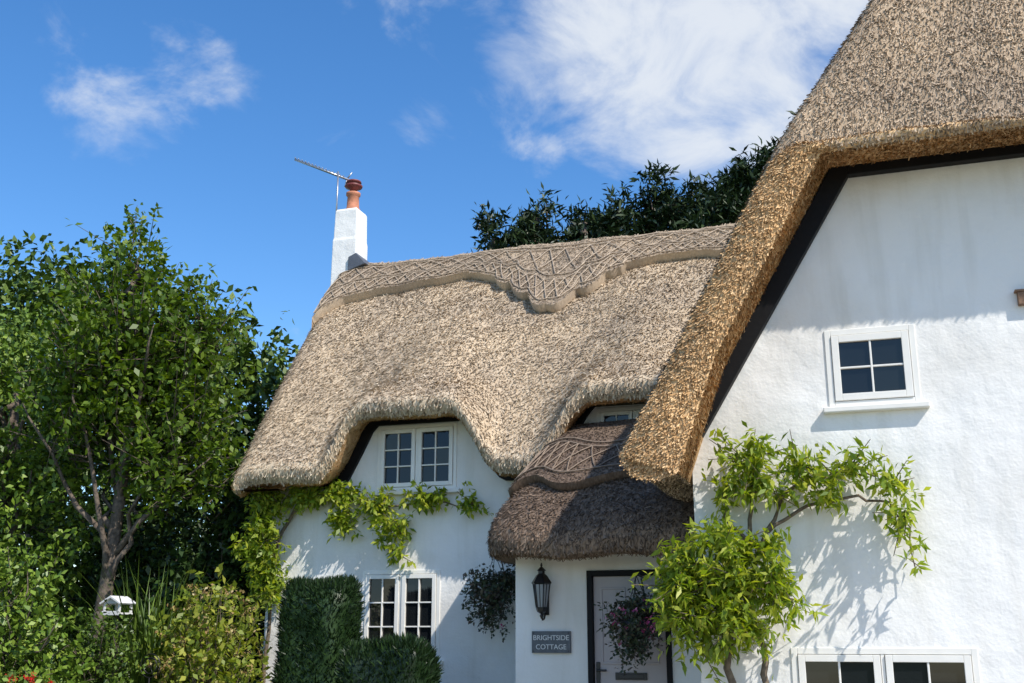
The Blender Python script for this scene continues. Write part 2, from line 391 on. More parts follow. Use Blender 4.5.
# ------------------------------------------------------------------ wing roof
RX=1.5; sl=1.752; XE=-1.97; ZE=3.02; YF=8.98; YB=17.8
def smin(a,b,k=.25):
    h=max(k-abs(a-b),0)/k; return min(a,b)-h*h*k*.25
def ztop(X,Y):
    xl=X if X<RX else 2*RX-X
    l=ZE+sl*(xl-XE)
    rr=ZE+sl*(RX-XE); l=smin(l,rr-.05,.3)
    h=5.58+(Y-YF)*2.6
    z=smin(l,h,.30)
    d=Y-YF
    if d<.2: z-=.08*(1-d/.2)**2.5
    return z
XSl=np.concatenate([np.linspace(XE,RX,90),np.linspace(RX,2*RX-XE,50)[1:]])
YS=np.concatenate([YF+np.linspace(0,1,14)**1.6*.5,np.linspace(YF+.5,YF+3.,34)[1:],np.linspace(YF+3,YB,20)[1:]])
Gt=np.array([[ (x,y,ztop(x,y)+nz((x,y,3),1.1,.06)+nz((x,y,3),4,.02)) for x in XSl] for y in YS])
def botpt(x,y):
    xm=x if x<RX else 2*RX-x; sgn=1 if x<RX else -1
    l=ZE+sl*(xm-XE); f=1-min(1,(xm-XE)/.5); th=.38+.17*f
    X=x+sgn*.868*th; z=l-.496*th
    X=min(X,RX) if sgn>0 else max(X,RX)
    return (X,y,min(z,5.42+.16*max(0,y-YF-.0)*.8))
Gbm=np.array([[botpt(x,y) for x in XSl] for y in YS])
F=[]
for t in np.linspace(0,1,9):
    row=Gt[0]*(1-t)+Gbm[0]*t; row=row.copy(); row[:,1]-=.05*math.sin(math.pi*t)
    for j in range(len(row)): row[j,1]+=nz((row[j,0],t,9),3,.02)*math.sin(math.pi*t)
    F.append(row)
Gfr=np.array(F)
def lipg(side):
    j=0 if side<0 else -1; L=[]
    for t in np.linspace(0,1,9):
        c=Gt[:,j]*(1-t)+Gbm[:,j]*t; c=c.copy(); k=.14*math.sin(math.pi*t)**.8
        c[:,0]+=side*.496*k*1.0; c[:,2]-=.868*k
        L.append(c)
    return np.array(L)
Glp=lipg(-1); Glr=lipg(1)
r=MB(); r.grid(Gt,0); r.grid(Gbm,1,flip=True); r.grid(Gfr,1); r.grid(Glp,0); r.grid(Glr,0)
for Gx in (Glp,Glr):
    e=Gx[:,0]; cen=e[[0,-1]].mean(0); r.add(np.vstack([e,cen]),[(i,i+1,len(e)) for i in range(len(e)-1)],1)
r.build('wing_thatch_roof',[M_thw,M_gold],cott)
hip=Gt[:44]
quads_obj('wing_thatch_reeds',straws([outward(hip[:,:115],(1.5,14,0)),outward(Glp[:,:30],(-1.2,13,3.2))],3000,.05,.011,.018),[M_thw],cott)
jr=[j for j in range(len(XSl)) if XSl[j]<=-.30]; hi=[j for j in range(len(XSl)) if -.34<=XSl[j]<=3.5]
gv=outward(Gfr[:,jr[0]:jr[-1]+1],(-1,13,4)); 
q1=straws([gv],6500,.045,.010,.024,down=(-.45,-.5,-.8),jit=.5)
gh=outward(Gfr[:,hi[0]:hi[-1]+1],(1,13,5)); q2=straws([gh],5000,.04,.010,.015,down=(0,-.4,-1))
bu=outward(Gbm[:14,:90],(-1,9.5,8)); q3=straws([bu],4000,.05,.010,.02,down=(-.45,-.5,-.8))
e=Glp[:,0]; 
capg=np.array([e[:5],e[:3:-1][:5]]) 
q4=straws([outward(capg,(-1.5,12,3))],7000,.05,.010,.025,down=(-.45,-.4,-.8),jit=.45)
quads_obj('wing_verge_reeds',np.concatenate([q1,q3,q4]),[M_gold],cott)
quads_obj('wing_hip_eave_reeds',q2,[M_thw],cott)
b=MB()
b.prism([(-1.60,2.94),(-1.48,2.92),(.04,5.40),(.04,5.60),(-.04,5.60)],9.50,9.597)
b.prism([(.041,5.40),(2.95,5.40),(2.95,5.60),(.041,5.60)],9.50,9.597)
b.prism([(2.951,5.40),(4.45,2.95),(4.58,3.0),(3.05,5.60),(2.951,5.60)],9.50,9.597)
b.build('wing_bargeboard',[M_black],cott,bevel=.006)
b=MB(); b.box(1.29,1.42,9.54,9.6,4.09,4.20); b.box(1.27,1.44,9.53,9.6,4.201,4.22); b.build('purlin_end',[M_wood],cott,bevel=.006)
# ------------------------------------------------------------------ chimney
c=MB(); cx,cy=-7.80,15.4
def sq(h,z): return [(cx-h,cy-h,z),(cx+h,cy-h,z),(cx+h,cy+h,z),(cx-h,cy+h,z)]
def stack(prof,mi):
    V=[p for h,z in prof for p in sq(h,z)]; k=len(prof)
    F=[(i*4+j,i*4+(j+1)%4,(i+1)*4+(j+1)%4,(i+1)*4+j) for i in range(k-1) for j in range(4)]+[(3,2,1,0),tuple(range(4*k-4,4*k))]
    c.add(V,F,mi)
stack([(.232,4.5),(.215,7.68),(.205,7.73),(.195,8.20),(.175,8.24)],0)
c.prism([(cx+.10,7.12),(cx+.42,7.22),(cx+.24,7.42),(cx+.10,7.36)],cy-.26,cy+.25,1)
c.build('chimney_stack',[M_wall,M_lead],cott,bevel=.012)
c=MB(); c.rings((cx+.02,cy,8.23),[(.12,0),(.125,.05),(.105,.07),(.095,.28),(.12,.30),(.12,.34),(.08,.35)],20,0)
c.rings((cx+.02,cy,8.58),[(.06,-.02),(.06,.05),(.14,.09),(.15,.12),(.09,.15),(.09,.165),(.13,.175),(.12,.20),(.03,.23)],20,1)
c.build('chimney_pot',[M_terra,M_cowl],cott)
an=MB()
m0=Vector((-8.0,15.25,7.95)); an.tube([m0,m0+Vector((0,0,.98))],.014,8)
bs=Vector((-8.80,15.2,9.24)); be=Vector((-7.84,15.36,8.80)); an.tube([bs,be],.020,8)
dr=(be-bs).normalized(); pr=dr.cross(Vector((0,0,1))).normalized()
for k in range(15):
    p=bs+(be-bs)*(k+.5)/16; an.tube([p-pr*.09+Vector((0,0,.012)),p+pr*.09+Vector((0,0,.012))],.007,5)
up=pr.cross(dr)
for s_ in (-1,1): an.tube([be-dr*.05,be+up*.14*s_-dr*.02],.012,5)
an.tube([m0+Vector((0,0,.15)),Vector((cx-.17,15.25,8.1))],.01,5); an.tube([m0+Vector((0,0,.05)),Vector((cx-.17,15.25,8.0))],.01,5)
an.build('tv_antenna',[M_steel])
# ------------------------------------------------------------------ door
d=MB(); Y=11.2
d.box(-2.83,-2.775,Y-.03,Y+.1,0,2.10,1); d.box(-2.035,-1.98,Y-.03,Y+.1,0,2.10,1); d.box(-2.775,-2.035,Y-.03,Y+.1,2.045,2.10,1)
d.box(-2.772,-2.038,Y+.03,Y+.08,0.03,2.042,0)
for (xa,xb) in ((-2.70,-2.44),(-2.37,-2.11)):
    for (za,zb) in ((.2,.85),(1.18,1.93)):
        d.box(xa,xb,Y+.018,Y+.03,za,za+.02,0);d.box(xa,xb,Y+.018,Y+.03,zb-.02,zb,0);d.box(xa,xa+.02,Y+.018,Y+.03,za+.02,zb-.02,0);d.box(xb-.02,xb,Y+.018,Y+.03,za+.02,zb-.02,0)
d.box(-2.56,-2.24,Y+.01,Y+.029,1.03,1.10,2); d.box(-2.53,-2.27,Y+.003,Y+.0095,1.045,1.085,2)
d.box(-2.755,-2.715,Y+.012,Y+.029,.96,1.2,2); d.tube([(-2.735,Y-.02,1.12),(-2.735,Y+.02,1.12)],.012,8,2); d.tube([(-2.735,Y-.022,1.12),(-2.64,Y-.022,1.12)],.011,8,2)
d.build('front_door',[M_door,M_black,M_iron],cott,bevel=.005)
d=MB(); d.box(-2.95,-1.85,10.7,11.19,0,.12); d.build('door_step',[plain('step_stone',(.35,.33,.3),.9,bump=.01)],cott,bevel=.015)
# ------------------------------------------------------------------ sign
s=MB(); s.box(-3.415,-3.005,11.165,11.197,1.285,1.50,0)
for x in (-3.395,-3.025):
    for z in (1.305,1.48): s.rings((x,11.160,z),[(.006,-.004),(.006,.004)],8,1)
sg=s.build('house_name_sign',[M_slate,M_iron],bevel=.006)
for tx,z in (('BRIGHTSIDE',1.412),('COTTAGE',1.322)):
    cu=bpy.data.curves.new('lettering','FONT'); cu.body=tx; cu.size=.070; cu.align_x='CENTER'; cu.extrude=.002
    to=bpy.data.objects.new('lettering',cu); sc.collection.objects.link(to); to.location=(-3.21,11.1625,z); to.rotation_euler=(math.pi/2,0,0)
    cu.materials.append(M_text); to.parent=sg
# ------------------------------------------------------------------ lantern
l=MB(); LX,LY,LZ=-3.27,11.04,1.72
l.box(LX-.035,LX+.035,11.18,11.199,LZ-.06,LZ+.14,0)
l.tube([(LX,11.18,LZ-.02),(LX,11.13,LZ-.10),(LX,11.07,LZ-.11),(LX,LY,LZ-.03)],.010,8,0)
l.rings((LX,LY,LZ),[(.008,-.1),(.022,-.07),(.012,-.05),(.05,-.03),(.06,0),(.062,.015)],6,0,False)
l.rings((LX,LY,LZ),[(.055,.016),(.085,.24)],6,1,False)
for j in range(6):
    th=2*math.pi*j/6; c_,s_=math.cos(th),math.sin(th)
    l.tube([(LX+.058*c_,LY+.058*s_,LZ+.012),(LX+.09*c_,LY+.09*s_,LZ+.245)],.006,5,0)
    th2=th+math.pi/6; l.tube([(LX+.05*math.cos(th2),LY+.05*math.sin(th2),LZ+.012),(LX+.078*math.cos(th2),LY+.078*math.sin(th2),LZ+.245)],.004,4,0)
l.rings((LX,LY,LZ),[(.095,.243),(.108,.255),(.10,.27),(.06,.33),(.035,.35),(.035,.375),(.05,.38),(.02,.41),(.008,.42),(.014,.435),(.004,.46)],6,0,False)
M_lg=plain('lantern_glass',(.30,.32,.33),.1,nscale=5,namp=.1)
l.build('wall_lantern',[M_iron,M_lg])
# ------------------------------------------------------------------ foliage tools
def leafquads(C,size,bias=(0,0,-.35),wid=.28,up=.6):
    n=len(C); t=nrm(rng.normal(0,1,(n,3))+np.array(bias)); nn=rng.normal(0,1,(n,3)); nn[:,2]=abs(nn[:,2])+up
    b=nrm(np.cross(t,nn)); m=np.cross(b,t); s=size*rng.uniform(.6,1.3,(n,1))
    return np.stack([C,C+t*s*.45+b*s*wid+m*s*.08,C+t*s,C+t*s*.45-b*s*wid+m*s*.08],1)
def sample_env(env,k,shell=.5):
    ws=np.array([e[3]*e[4]*e[5] for e in env])**.8; ws/=ws.sum(); idx=rng.choice(len(env),k,p=ws); ee=np.array(env)[idx]
    d=nrm(rng.normal(0,1,(k,3))); r=(shell+(1-shell)*rng.random((k,1)))**.7*rng.uniform(.75,1.08,(k,1))
    return ee[:,:3]+d*ee[:,3:6]*r, d
def foliage(env,k,per,size,twig=.5,upb=.4,spread=.06,shell=.35,wid=.28,bias=(0,0,-.35)):
    A,d=sample_env(env,k,shell); td=nrm(d+rng.normal(0,.45,(k,3))+np.array([0,0,upb])); L=twig*rng.uniform(.5,1.4,(k,1))
    t=rng.random((k,per,1)); P=A[:,None]-td[:,None]*L[:,None]*.4+td[:,None]*L[:,None]*t+rng.normal(0,1,(k,per,3))*spread*(1.15-t*.8)
    return leafquads(P.reshape(-1,3),size,bias,wid),A,td,L
def curve(a,b,sag=.15,n=7,jit=.05):
    a=np.array(a,float);b=np.array(b,float); out=[]
    for i in range(n):
        t=i/(n-1); p=a+(b-a)*t; p[2]+=math.sin(math.pi*t)*sag; 
        if 0<i<n-1: p+=rng.normal(0,jit,3)
        out.append(tuple(p))
    return out
def tree(name,base,trunk,env,k,per,size,lm,limbs=14,tr=.11,twigs=200,**kw):
    Q,A,td,L=foliage(env,k,per,size,**kw)
    mb=MB(); path=[base]+trunk; n=len(path); mb.tube(path,[tr*(1-.75*i/(n-1)) for i in range(n)],9,1)
    for i in range(limbs):
        j=random.randrange(len(A)); f=random.uniform(.35,1)*(n-1); a=int(min(f,n-2)); s=np.array(path[a])*(1-(f-a))+np.array(path[a+1])*(f-a)
        mb.tube(curve(s,A[j],.1,7,.06),[tr*.38*(1-.85*q/6) for q in range(7)],6,1)
    pa=np.array(path)
    for j in rng.choice(len(A),min(twigs,len(A)),replace=False):
        a=A[j]-td[j]*L[j]*.45; b_=A[j]+td[j]*L[j]*.55; near=pa[np.argmin(((pa-a)**2).sum(1))]
        st=a+(near-a)*.3
        mb.tube([tuple(st),tuple(a),tuple(b_)],[.014,.009,.003],4,1,True,False)
    return quads_obj(name,Q,[lm,M_bark],extra=mb)
LM_mid=leafmat('leaf_mid',(.045,.085,.008),(.09,.155,.014),(.17,.24,.025),.25)
LM_far=leafmat('leaf_far',(.04,.075,.008),(.075,.13,.014),(.13,.19,.025),.1)
LM_dk=leafmat('leaf_dark',(.014,.035,.006),(.028,.06,.011),(.055,.095,.018),.1)
LM_lt=leafmat('leaf_light',(.06,.115,.008),(.115,.19,.018),(.21,.285,.035),.1)
LM_wis=leafmat('leaf_wisteria',(.11,.18,.02),(.24,.32,.03),(.43,.45,.06),.4)
LM_pine=leafmat('pine_needles',(.010,.024,.008),(.022,.043,.012),(.045,.072,.02),.1)
LM_hedge=leafmat('leaf_yew',(.006,.019,.004),(.012,.031,.007),(.025,.055,.012),.1)
LM_bask=leafmat('leaf_basket',(.02,.035,.02),(.05,.07,.03),(.10,.07,.06),.1)
LM_pink=leafmat('petal_pink',(.45,.05,.18),(.6,.12,.3),(.7,.3,.45),.3)
LM_red=leafmat('petal_red',(.5,.01,.01),(.6,.02,.02),(.7,.05,.04),.3)
LM_straw=leafmat('dry_flowerheads',(.22,.13,.05),(.30,.21,.08),(.22,.25,.05),.1)
LM_yel=leafmat('leaf_yellow',(.12,.17,.015),(.22,.27,.03),(.38,.38,.06),.3)
env=[(-9.3,12.0,5.1,1.05,1.2,1.0),(-8.75,12.2,4.4,.95,1.1,.85),(-9.8,12.,4.3,.9,1.,.9),(-9.35,12,6.3,.4,.5,.75),(-8.25,12.1,5.4,.4,.5,.7),(-8.45,12.1,3.6,.75,.8,.7),(-9.95,12,5.7,.45,.5,.65),(-8.75,12,6.0,.3,.4,.5)]
tree('garden_tree',(-9.45,12,-.1),[(-9.42,12,.9),(-9.3,12,2.2),(-9.2,12,3.6),(-9.25,12,5.0),(-9.3,12,6.4)],env,860,22,.11,LM_mid,limbs=26,tr=.13,twigs=500,twig=.8,upb=.9,spread=.06,shell=.15)
env=[(-11.6,12.6,4.5,1.5,1.4,1.3),(-12.4,12.6,3.0,1.6,1.5,1.5),(-10.9,12.2,2.9,1.2,1.2,1.3),(-11.2,12.0,1.6,1.5,1.3,1.1),(-13.2,13,5.2,1.6,1.5,1.2)]
tree('garden_tree',(-11.8,12.8,-.1),[(-11.8,12.8,1.5),(-11.7,12.7,3.2),(-11.7,12.7,5)],env,1150,24,.10,LM_lt,limbs=14,tr=.16,twigs=120,twig=.6,upb=.3,spread=.07,shell=.6)
env=[(-14.5,17,6.2,2.6,2.2,2.6),(-17,17.5,6.5,2.8,2.2,2.8),(-12,17,5.6,1.6,1.8,1.9),(-19.5,18,6.3,3,2.2,3),(-14,16.5,3.0,3.5,2.,2.5),(-10.7,17.2,5.3,1.2,1.2,1.5),(-10.1,18.0,5.7,1.0,.9,1.1),(-9.6,18.3,4.9,.9,.9,1.2)]
tree('broadleaf_tree',(-14.5,17,-.1),[(-14.5,17,2),(-14.4,17,4),(-14.6,17,6.5)],env,1900,26,.175,LM_far,limbs=16,tr=.25,twigs=100,twig=.9,upb=.4,spread=.12,shell=.6)
env=[(-10.2,16.5,3.2,1.6,1.4,2.6),(-9.2,15.5,2.0,1.2,1.2,1.6),(-12.5,15,1.8,2.5,1.,1.9),(-9.4,19.5,4.6,1.4,1.4,1.9)]
tree('dark_shrub_thicket',(-10.5,16.5,-.1),[(-10.5,16.5,1.5),(-10.4,16.5,3.5)],env,900,24,.16,LM_dk,limbs=10,tr=.1,twigs=60,twig=.5,upb=.2,spread=.12,shell=.6)
env=[(-8.4,12.9,1.5,.6,.7,1.5),(-9.6,13.2,1.6,1.3,.6,1.6),(-8.1,13.4,3.0,.5,.7,.9)]
tree('laurel_shrub',(-9,13,-.1),[(-9,13,1),(-9,13,2.5)],env,600,24,.12,LM_dk,limbs=8,tr=.06,twigs=40,twig=.4,upb=.2,spread=.09,shell=.6)
env=[(-8.05,9.2,1.05,.5,.6,.7),(-8.6,9.4,1.5,.6,.6,.8),(-7.8,9.0,.6,.6,.6,.6)]
tree('spindle_shrub',(-8.2,9.2,-.1),[(-8.2,9.2,.5),(-8.2,9.2,1.2)],env,440,20,.085,LM_lt,limbs=10,tr=.03,twigs=120,twig=.4,upb=.5,spread=.045,shell=.5)
env=[(-7.7,9.95,1.2,.35,.3,.45),(-8.0,10.1,.8,.4,.3,.5)]
tree('escallonia_shrub',(-7.85,10,-.1),[(-7.85,10,.4),(-7.85,10,.9)],env,260,20,.06,LM_far,limbs=6,tr=.02,twigs=60,twig=.35,upb=.5,spread=.05)
env=[(-6.95,10.8,1.62,.5,.5,.42),(-6.75,10.7,1.0,.65,.5,.6),(-7.3,10.8,1.2,.4,.4,.5)]
Q,A,td,L=foliage(env,230,12,.09,twig=.4,upb=.5,spread=.045,shell=.4)
Q2,_,_,_=foliage(env,140,16,.045,twig=.07,upb=.6,spread=.03,shell=.85)
mb=MB()
for j in range(0,230,2): mb.tube(curve((-6.9+rng.normal(0,.08),10.8,0),A[j],.05,6,.03),[.012,.01,.009,.007,.005,.003],5,2,True,False)
mi=np.concatenate([np.zeros(len(Q),int),np.ones(len(Q2),int)])
quads_obj('hydrangea_bush',np.concatenate([Q,Q2]),[LM_yel,LM_straw,M_stem],mi=mi,extra=mb)
Q,_,_,_=foliage([(-7.75,8.7,.9,.5,.4,.25)],70,16,.06,twig=.2); Q2,_,_,_=foliage([(-7.7,8.6,1.02,.45,.3,.12)],44,14,.035,twig=.05,spread=.02)
quads_obj('red_geraniums',np.concatenate([Q,Q2]),[LM_far,LM_red],mi=np.concatenate([np.zeros(len(Q),int),np.ones(len(Q2),int)]))
def blades(name,c,n,L,m,wd=.03,lean=.6):
    out=[]
    for k in range(n):
        th=random.uniform(0,6.283); le=random.uniform(.15,lean); l_=L*random.uniform(.6,1.1)
        o=np.array(c)+np.array([random.gauss(0,.12),random.gauss(0,.12),0]); d_=np.array([math.cos(th),math.sin(th),0]); sd=np.array([-d_[1],d_[0],0])*wd/2
        P=[o+d_*le*l_*(t**2)+np.array([0,0,l_*(t-.35*le*t**3)]) for t in np.linspace(0,1,7)]
        for i in range(6):
            w0=1-(i/6)**2;w1=1-((i+1)/6)**2
            out.append([P[i]-sd*w0,P[i]+sd*w0,P[i+1]+sd*w1,P[i+1]-sd*w1])
    return quads_obj(name,np.array(out),[m])
blades('ornamental_grass',(-7.9,11.1,0),320,2.4,LM_far,.035,.75)
# ------------------------------------------------------------------ hedges
def hedge(name,boxes,dens=2600,R=.2):
    mb=MB(); grids=[]
    for (x0,x1,y0,y1,z1) in boxes:
        c=np.array([(x0+x1)/2,(y0+y1)/2,z1/2]); h=np.array([(x1-x0)/2,(y1-y0)/2,z1/2])
        for ax in range(3):
            for sg_ in (-1,1):
                if ax==2 and sg_<0: continue
                n=18; G=np.zeros((n,n,3)); o=[a for a in range(3) if a!=ax]
                for i in range(n):
                    for j in range(n):
                        p=np.zeros(3); p[ax]=sg_; p[o[0]]=-1+2*i/(n-1); p[o[1]]=-1+2*j/(n-1)
                        wp=p*h
                        inn=np.clip(wp,-(h-R),h-R); dd=wp-inn; l_=np.linalg.norm(dd)
                        if l_>1e-6: wp=inn+dd/l_*R
                        w_=c+wp; w_+=np.array([nz(w_,3,.07),nz(w_+5,3,.07),nz(w_+9,2.5,.08)]); G[i,j]=w_
                G=outward(G,c); grids.append(G); mb.grid(G,1)
    Qs=[]
    for G in grids:
        A=G[:-1,:-1].reshape(-1,3);B=G[:-1,1:].reshape(-1,3);C=G[1:,1:].reshape(-1,3);D=G[1:,:-1].reshape(-1,3)
        nn=np.cross(C-A,D-B); ar=np.linalg.norm(nn,axis=1)/2; k=int(ar.sum()*dens); idx=rng.choice(len(A),k,p=ar/ar.sum())
        u=rng.random((k,1));v=rng.random((k,1)); P=(A[idx]*(1-u)+B[idx]*u)*(1-v)+(D[idx]*(1-u)+C[idx]*u)*v; n_=nrm(nn[idx])
        t=nrm(n_*.6+rng.normal(0,.4,(k,3))+[0,0,.9]); b=nrm(np.cross(t,rng.normal(0,1,(k,3)))); s=.08*rng.uniform(.4,1.5,(k,1)); P=P-n_*.02
        Qs.append(np.stack([P,P+t*s*.4+b*s*.09,P+t*s,P+t*s*.4-b*s*.09],1))
    return quads_obj(name,np.concatenate(Qs),[LM_hedge,LM_hedge],extra=mb)
hedge('clipped_yew_hedge',[(-6.2,-5.40,10.8,11.4,2.02)],4600,.2)
hedge('clipped_yew_hedge',[(-5.14,-4.24,10.15,10.75,1.37)],4600)
# ------------------------------------------------------------------ wisteria
def vine(name,stems,blobs,lm,k,per,size,yw,sr=.022,**kw):
    mb=MB()
    for st,r0 in stems:
        P=[]
        for a,b_ in zip(st[:-1],st[1:]):
            for t in np.linspace(0,1,5)[:-1]: P.append(np.array(a)+(np.array(b_)-np.array(a))*t+rng.normal(0,.012,3))
        P.append(np.array(st[-1])); n=len(P); mb.tube([tuple(p) for p in P],[r0*(1-.75*i/(n-1)) for i in range(n)],6,1)
    Q,A,td,L=foliage(blobs,k,per,size,**kw)
    ok=Q[:,:,1].max(1)<yw-.01; Q=Q[ok]
    for j in rng.choice(len(A),min(len(A),k//3),replace=False):
        a=A[j]-td[j]*L[j]*.4; b_=A[j]+td[j]*L[j]*.6
        a[1]=min(a[1],yw-.02); b_[1]=min(b_[1],yw-.02); mb.tube([tuple(a),tuple(b_)],[.006,.003],4,1,True,False)
    return quads_obj(name,Q,[lm,M_stem],extra=mb)
W=9.5
stems=[([(-1.05,9.4,0),(-1.10,9.42,.7),(-1.22,9.45,1.2),(-1.15,W,1.7),(-1.0,W,2.2),(-.95,W,2.6),(-.9,W,2.95)],.04),
 ([(-.95,9.4,0),(-.98,9.42,.8),(-.90,9.45,1.25),(-1.05,W,1.75),(-.85,W,2.3),(-.6,W,2.7),(-.2,W,2.78),(.05,W,2.72)],.034),
 ([(-.85,W,2.3),(-.5,W,2.5),(-.1,W,2.55),(.15,W,2.5),(.27,W,2.3),(.30,W,1.95)],.018),
 ([(-1.1,W,1.4),(-1.35,9.4,1.8),(-1.5,9.35,2.0)],.02),([(-1.0,W,2.2),(-1.2,W,2.45),(-1.15,W,2.7)],.02),([(-1.05,W,1.75),(-.75,9.42,1.7),(-.6,9.45,1.75)],.02)]
bl=[(-.95,9.38,2.93,.24,.14,.13),(-1.15,9.38,2.66,.16,.12,.14),(-.85,9.38,2.68,.2,.12,.14),(-.52,9.38,2.80,.26,.13,.14),(-.12,9.4,2.82,.25,.12,.12),(.14,9.4,2.64,.14,.1,.12),(.24,9.4,2.36,.11,.08,.15),(.31,9.4,2.0,.07,.06,.13),(-.3,9.4,2.56,.2,.08,.07),
 (-1.45,9.25,1.98,.24,.2,.20),(-1.58,9.2,1.85,.18,.2,.22),(-1.2,9.25,2.18,.26,.2,.16),(-.9,9.3,2.15,.22,.16,.13),(-1.1,9.22,1.88,.38,.22,.2),(-.76,9.3,1.8,.2,.15,.18),(-1.2,9.25,1.6,.28,.2,.18),(-1.48,9.25,1.6,.2,.2,.2),(-1.35,9.3,1.3,.15,.12,.16),(-.98,9.3,1.5,.14,.12,.14)]
vine('wisteria_vine',stems,bl,LM_wis,460,15,.10,9.6,twig=.32,upb=-.15,spread=.03,shell=.3,wid=.17,bias=(0,-.3,-.8))
V0=12.42
stems=[([(-7.25,12.4,0),(-7.2,V0,1.5),(-7.15,V0,2.6),(-6.8,V0,3.15),(-6.2,V0,3.1),(-5.6,V0,3.0),(-5.0,V0,3.02),(-4.45,V0,2.95)],.03),
 ([(-6.2,V0,3.1),(-5.7,V0,2.9),(-5.5,V0,2.55)],.015)]
bl=[(-7.25,12.3,3.1,.25,.14,.15),(-7.3,12.25,2.6,.3,.15,.35),(-7.15,12.3,2.1,.25,.15,.3),(-6.72,12.33,3.14,.25,.1,.13),(-6.25,12.33,3.14,.25,.1,.14),(-6.2,12.35,2.85,.14,.08,.14),(-5.72,12.33,3.0,.22,.1,.16),(-5.52,12.33,2.72,.22,.1,.24),(-5.45,12.35,2.42,.13,.08,.12),(-5.1,12.36,3.06,.28,.08,.08),(-4.5,12.36,2.98,.14,.07,.11)]
vine('climbing_vine',stems,bl,LM_wis,330,16,.095,12.5,twig=.26,upb=-.1,spread=.035,shell=.3,wid=.22,bias=(0,-.3,-.7))
# ------------------------------------------------------------------ hanging baskets
def basket(name,c,r,h,flowers,wy):
    mb=MB(); x,y,z=c
    mb.rings((x,y,z-.18),[(.03,-.02),(.10,.02),(.15,.09),(.17,.17)],14,2)
    mb.tube([(x,wy-.005,z+.38),(x,y,z+.42)],.010,6,2); mb.tube([(x,wy-.01,z+.15),(x,(wy+y)/2,z+.38)],.008,6,2)
    for k in range(3):
        th=2.09*k; mb.tube([(x+.16*math.cos(th),y+.16*math.sin(th),z),(x,y,z+.40)],.004,4,2)
    env=[(x,y,z+.02,r,r,h*.5),(x-.1*r,y,z-.18,r*.7,r*.7,h*.75),(x+.3*r,y,z+.05,r*.7,r*.7,h*.4)]
    Q,_,_,_=foliage(env,190,16,.05,twig=.22,upb=-.2,spread=.035,shell=.3)
    Q2,_,_,_=foliage(env,flowers,10,.035,twig=.04,upb=0,spread=.015,shell=.9)
    mi=np.concatenate([np.zeros(len(Q),int),np.ones(len(Q2),int)])
    quads_obj(name,np.concatenate([Q,Q2]),[LM_bask,LM_pink,M_iron],mi=mi,extra=mb)
basket('hanging_basket',(-4.14,12.1,1.97),.38,.42,8,12.5)
basket('hanging_basket',(-2.22,10.72,1.62),.28,.34,36,11.2)
# ------------------------------------------------------------------ bird table
b=MB(); bx,by,bz=-7.97,10.5,1.68
b.tube([(bx,by,0),(bx,by,bz)],.022,8,1); b.box(bx-.11,bx+.11,by-.12,by+.12,bz,bz+.02)
for sx in(-.095,.095):
    for sy in (-.1,.1): b.box(bx+sx-.012,bx+sx+.012,by+sy-.012,by+sy+.012,bz+.0205,bz+.13)
b.prism([(bx-.14,bz+.12),(bx-.125,bz+.105),(bx,bz+.175),(bx+.125,bz+.105),(bx+.14,bz+.12),(bx,bz+.2)],by-.15,by+.15)
b.prism([(bx-.10,bz+.131),(bx-.10,bz+.115),(bx+.10,bz+.115),(bx,bz+.17)],by-.11,by-.10)
b.box(bx-.11,bx+.11,by-.13,by-.12,bz-.01,bz+.035); b.box(bx-.11,bx-.10,by-.119,by+.12,bz+.021,bz+.035)
b.build('bird_table',[M_pt,M_dkwood],bevel=.003)
b=MB(); ox,oy,oz=-7.35,10.3,1.15
for rr in (.12,.08): b.tube([(ox+rr*math.cos(t),oy,oz+rr*math.sin(t)) for t in np.linspace(0,6.283,25)],.006,5,0)
for k in range(4): b.tube([(ox,oy,oz),(ox+.12*math.cos(k*1.57+.4),oy,oz+.12*math.sin(k*1.57+.4))],.004,4,0)
b.tube([(ox,oy,0),(ox,oy,oz-.12)],.008,6,0)
b.build('wrought_iron_ornament',[M_iron])
# ------------------------------------------------------------------ pines behind
def pines(name,cx,cy,top,w_,h,k=170):
    env=[]; 
    for i in range(6):
        t=i/5; z=top-.3-h*t*.36; rr=w_*(.35+.75*t)*random.uniform(.7,1.15); env.append((cx+random.uniform(-.6,.6)*w_*t,cy+random.uniform(-.5,.5),z,rr,rr*.8,.42))
    return tree(name,(cx,cy,-.1),[(cx,cy,3),(cx,cy,6),(cx+.1,cy,9),(cx,cy,top-.5)],env,k,44,.24,LM_pine,limbs=10,tr=.22,twigs=40,twig=.5,upb=.35,spread=.15,shell=.35,wid=.14,bias=(0,0,.2))
for (x,y,t,w_) in ((-8.8,25.5,12.0,1.1),(-7.9,26.5,12.8,1.3),(-6.7,27,12.7,1.4),(-5.6,26,12.3,1.4),(-4.6,26.5,12.9,1.3),(-3.5,26,12.5,1.4),(-2.5,25.5,12.8,1.2),(-1.6,25.5,13.1,1.3),(-.6,26,13.5,1.5)):
    pines('pine_tree',x,y,t,w_,6)
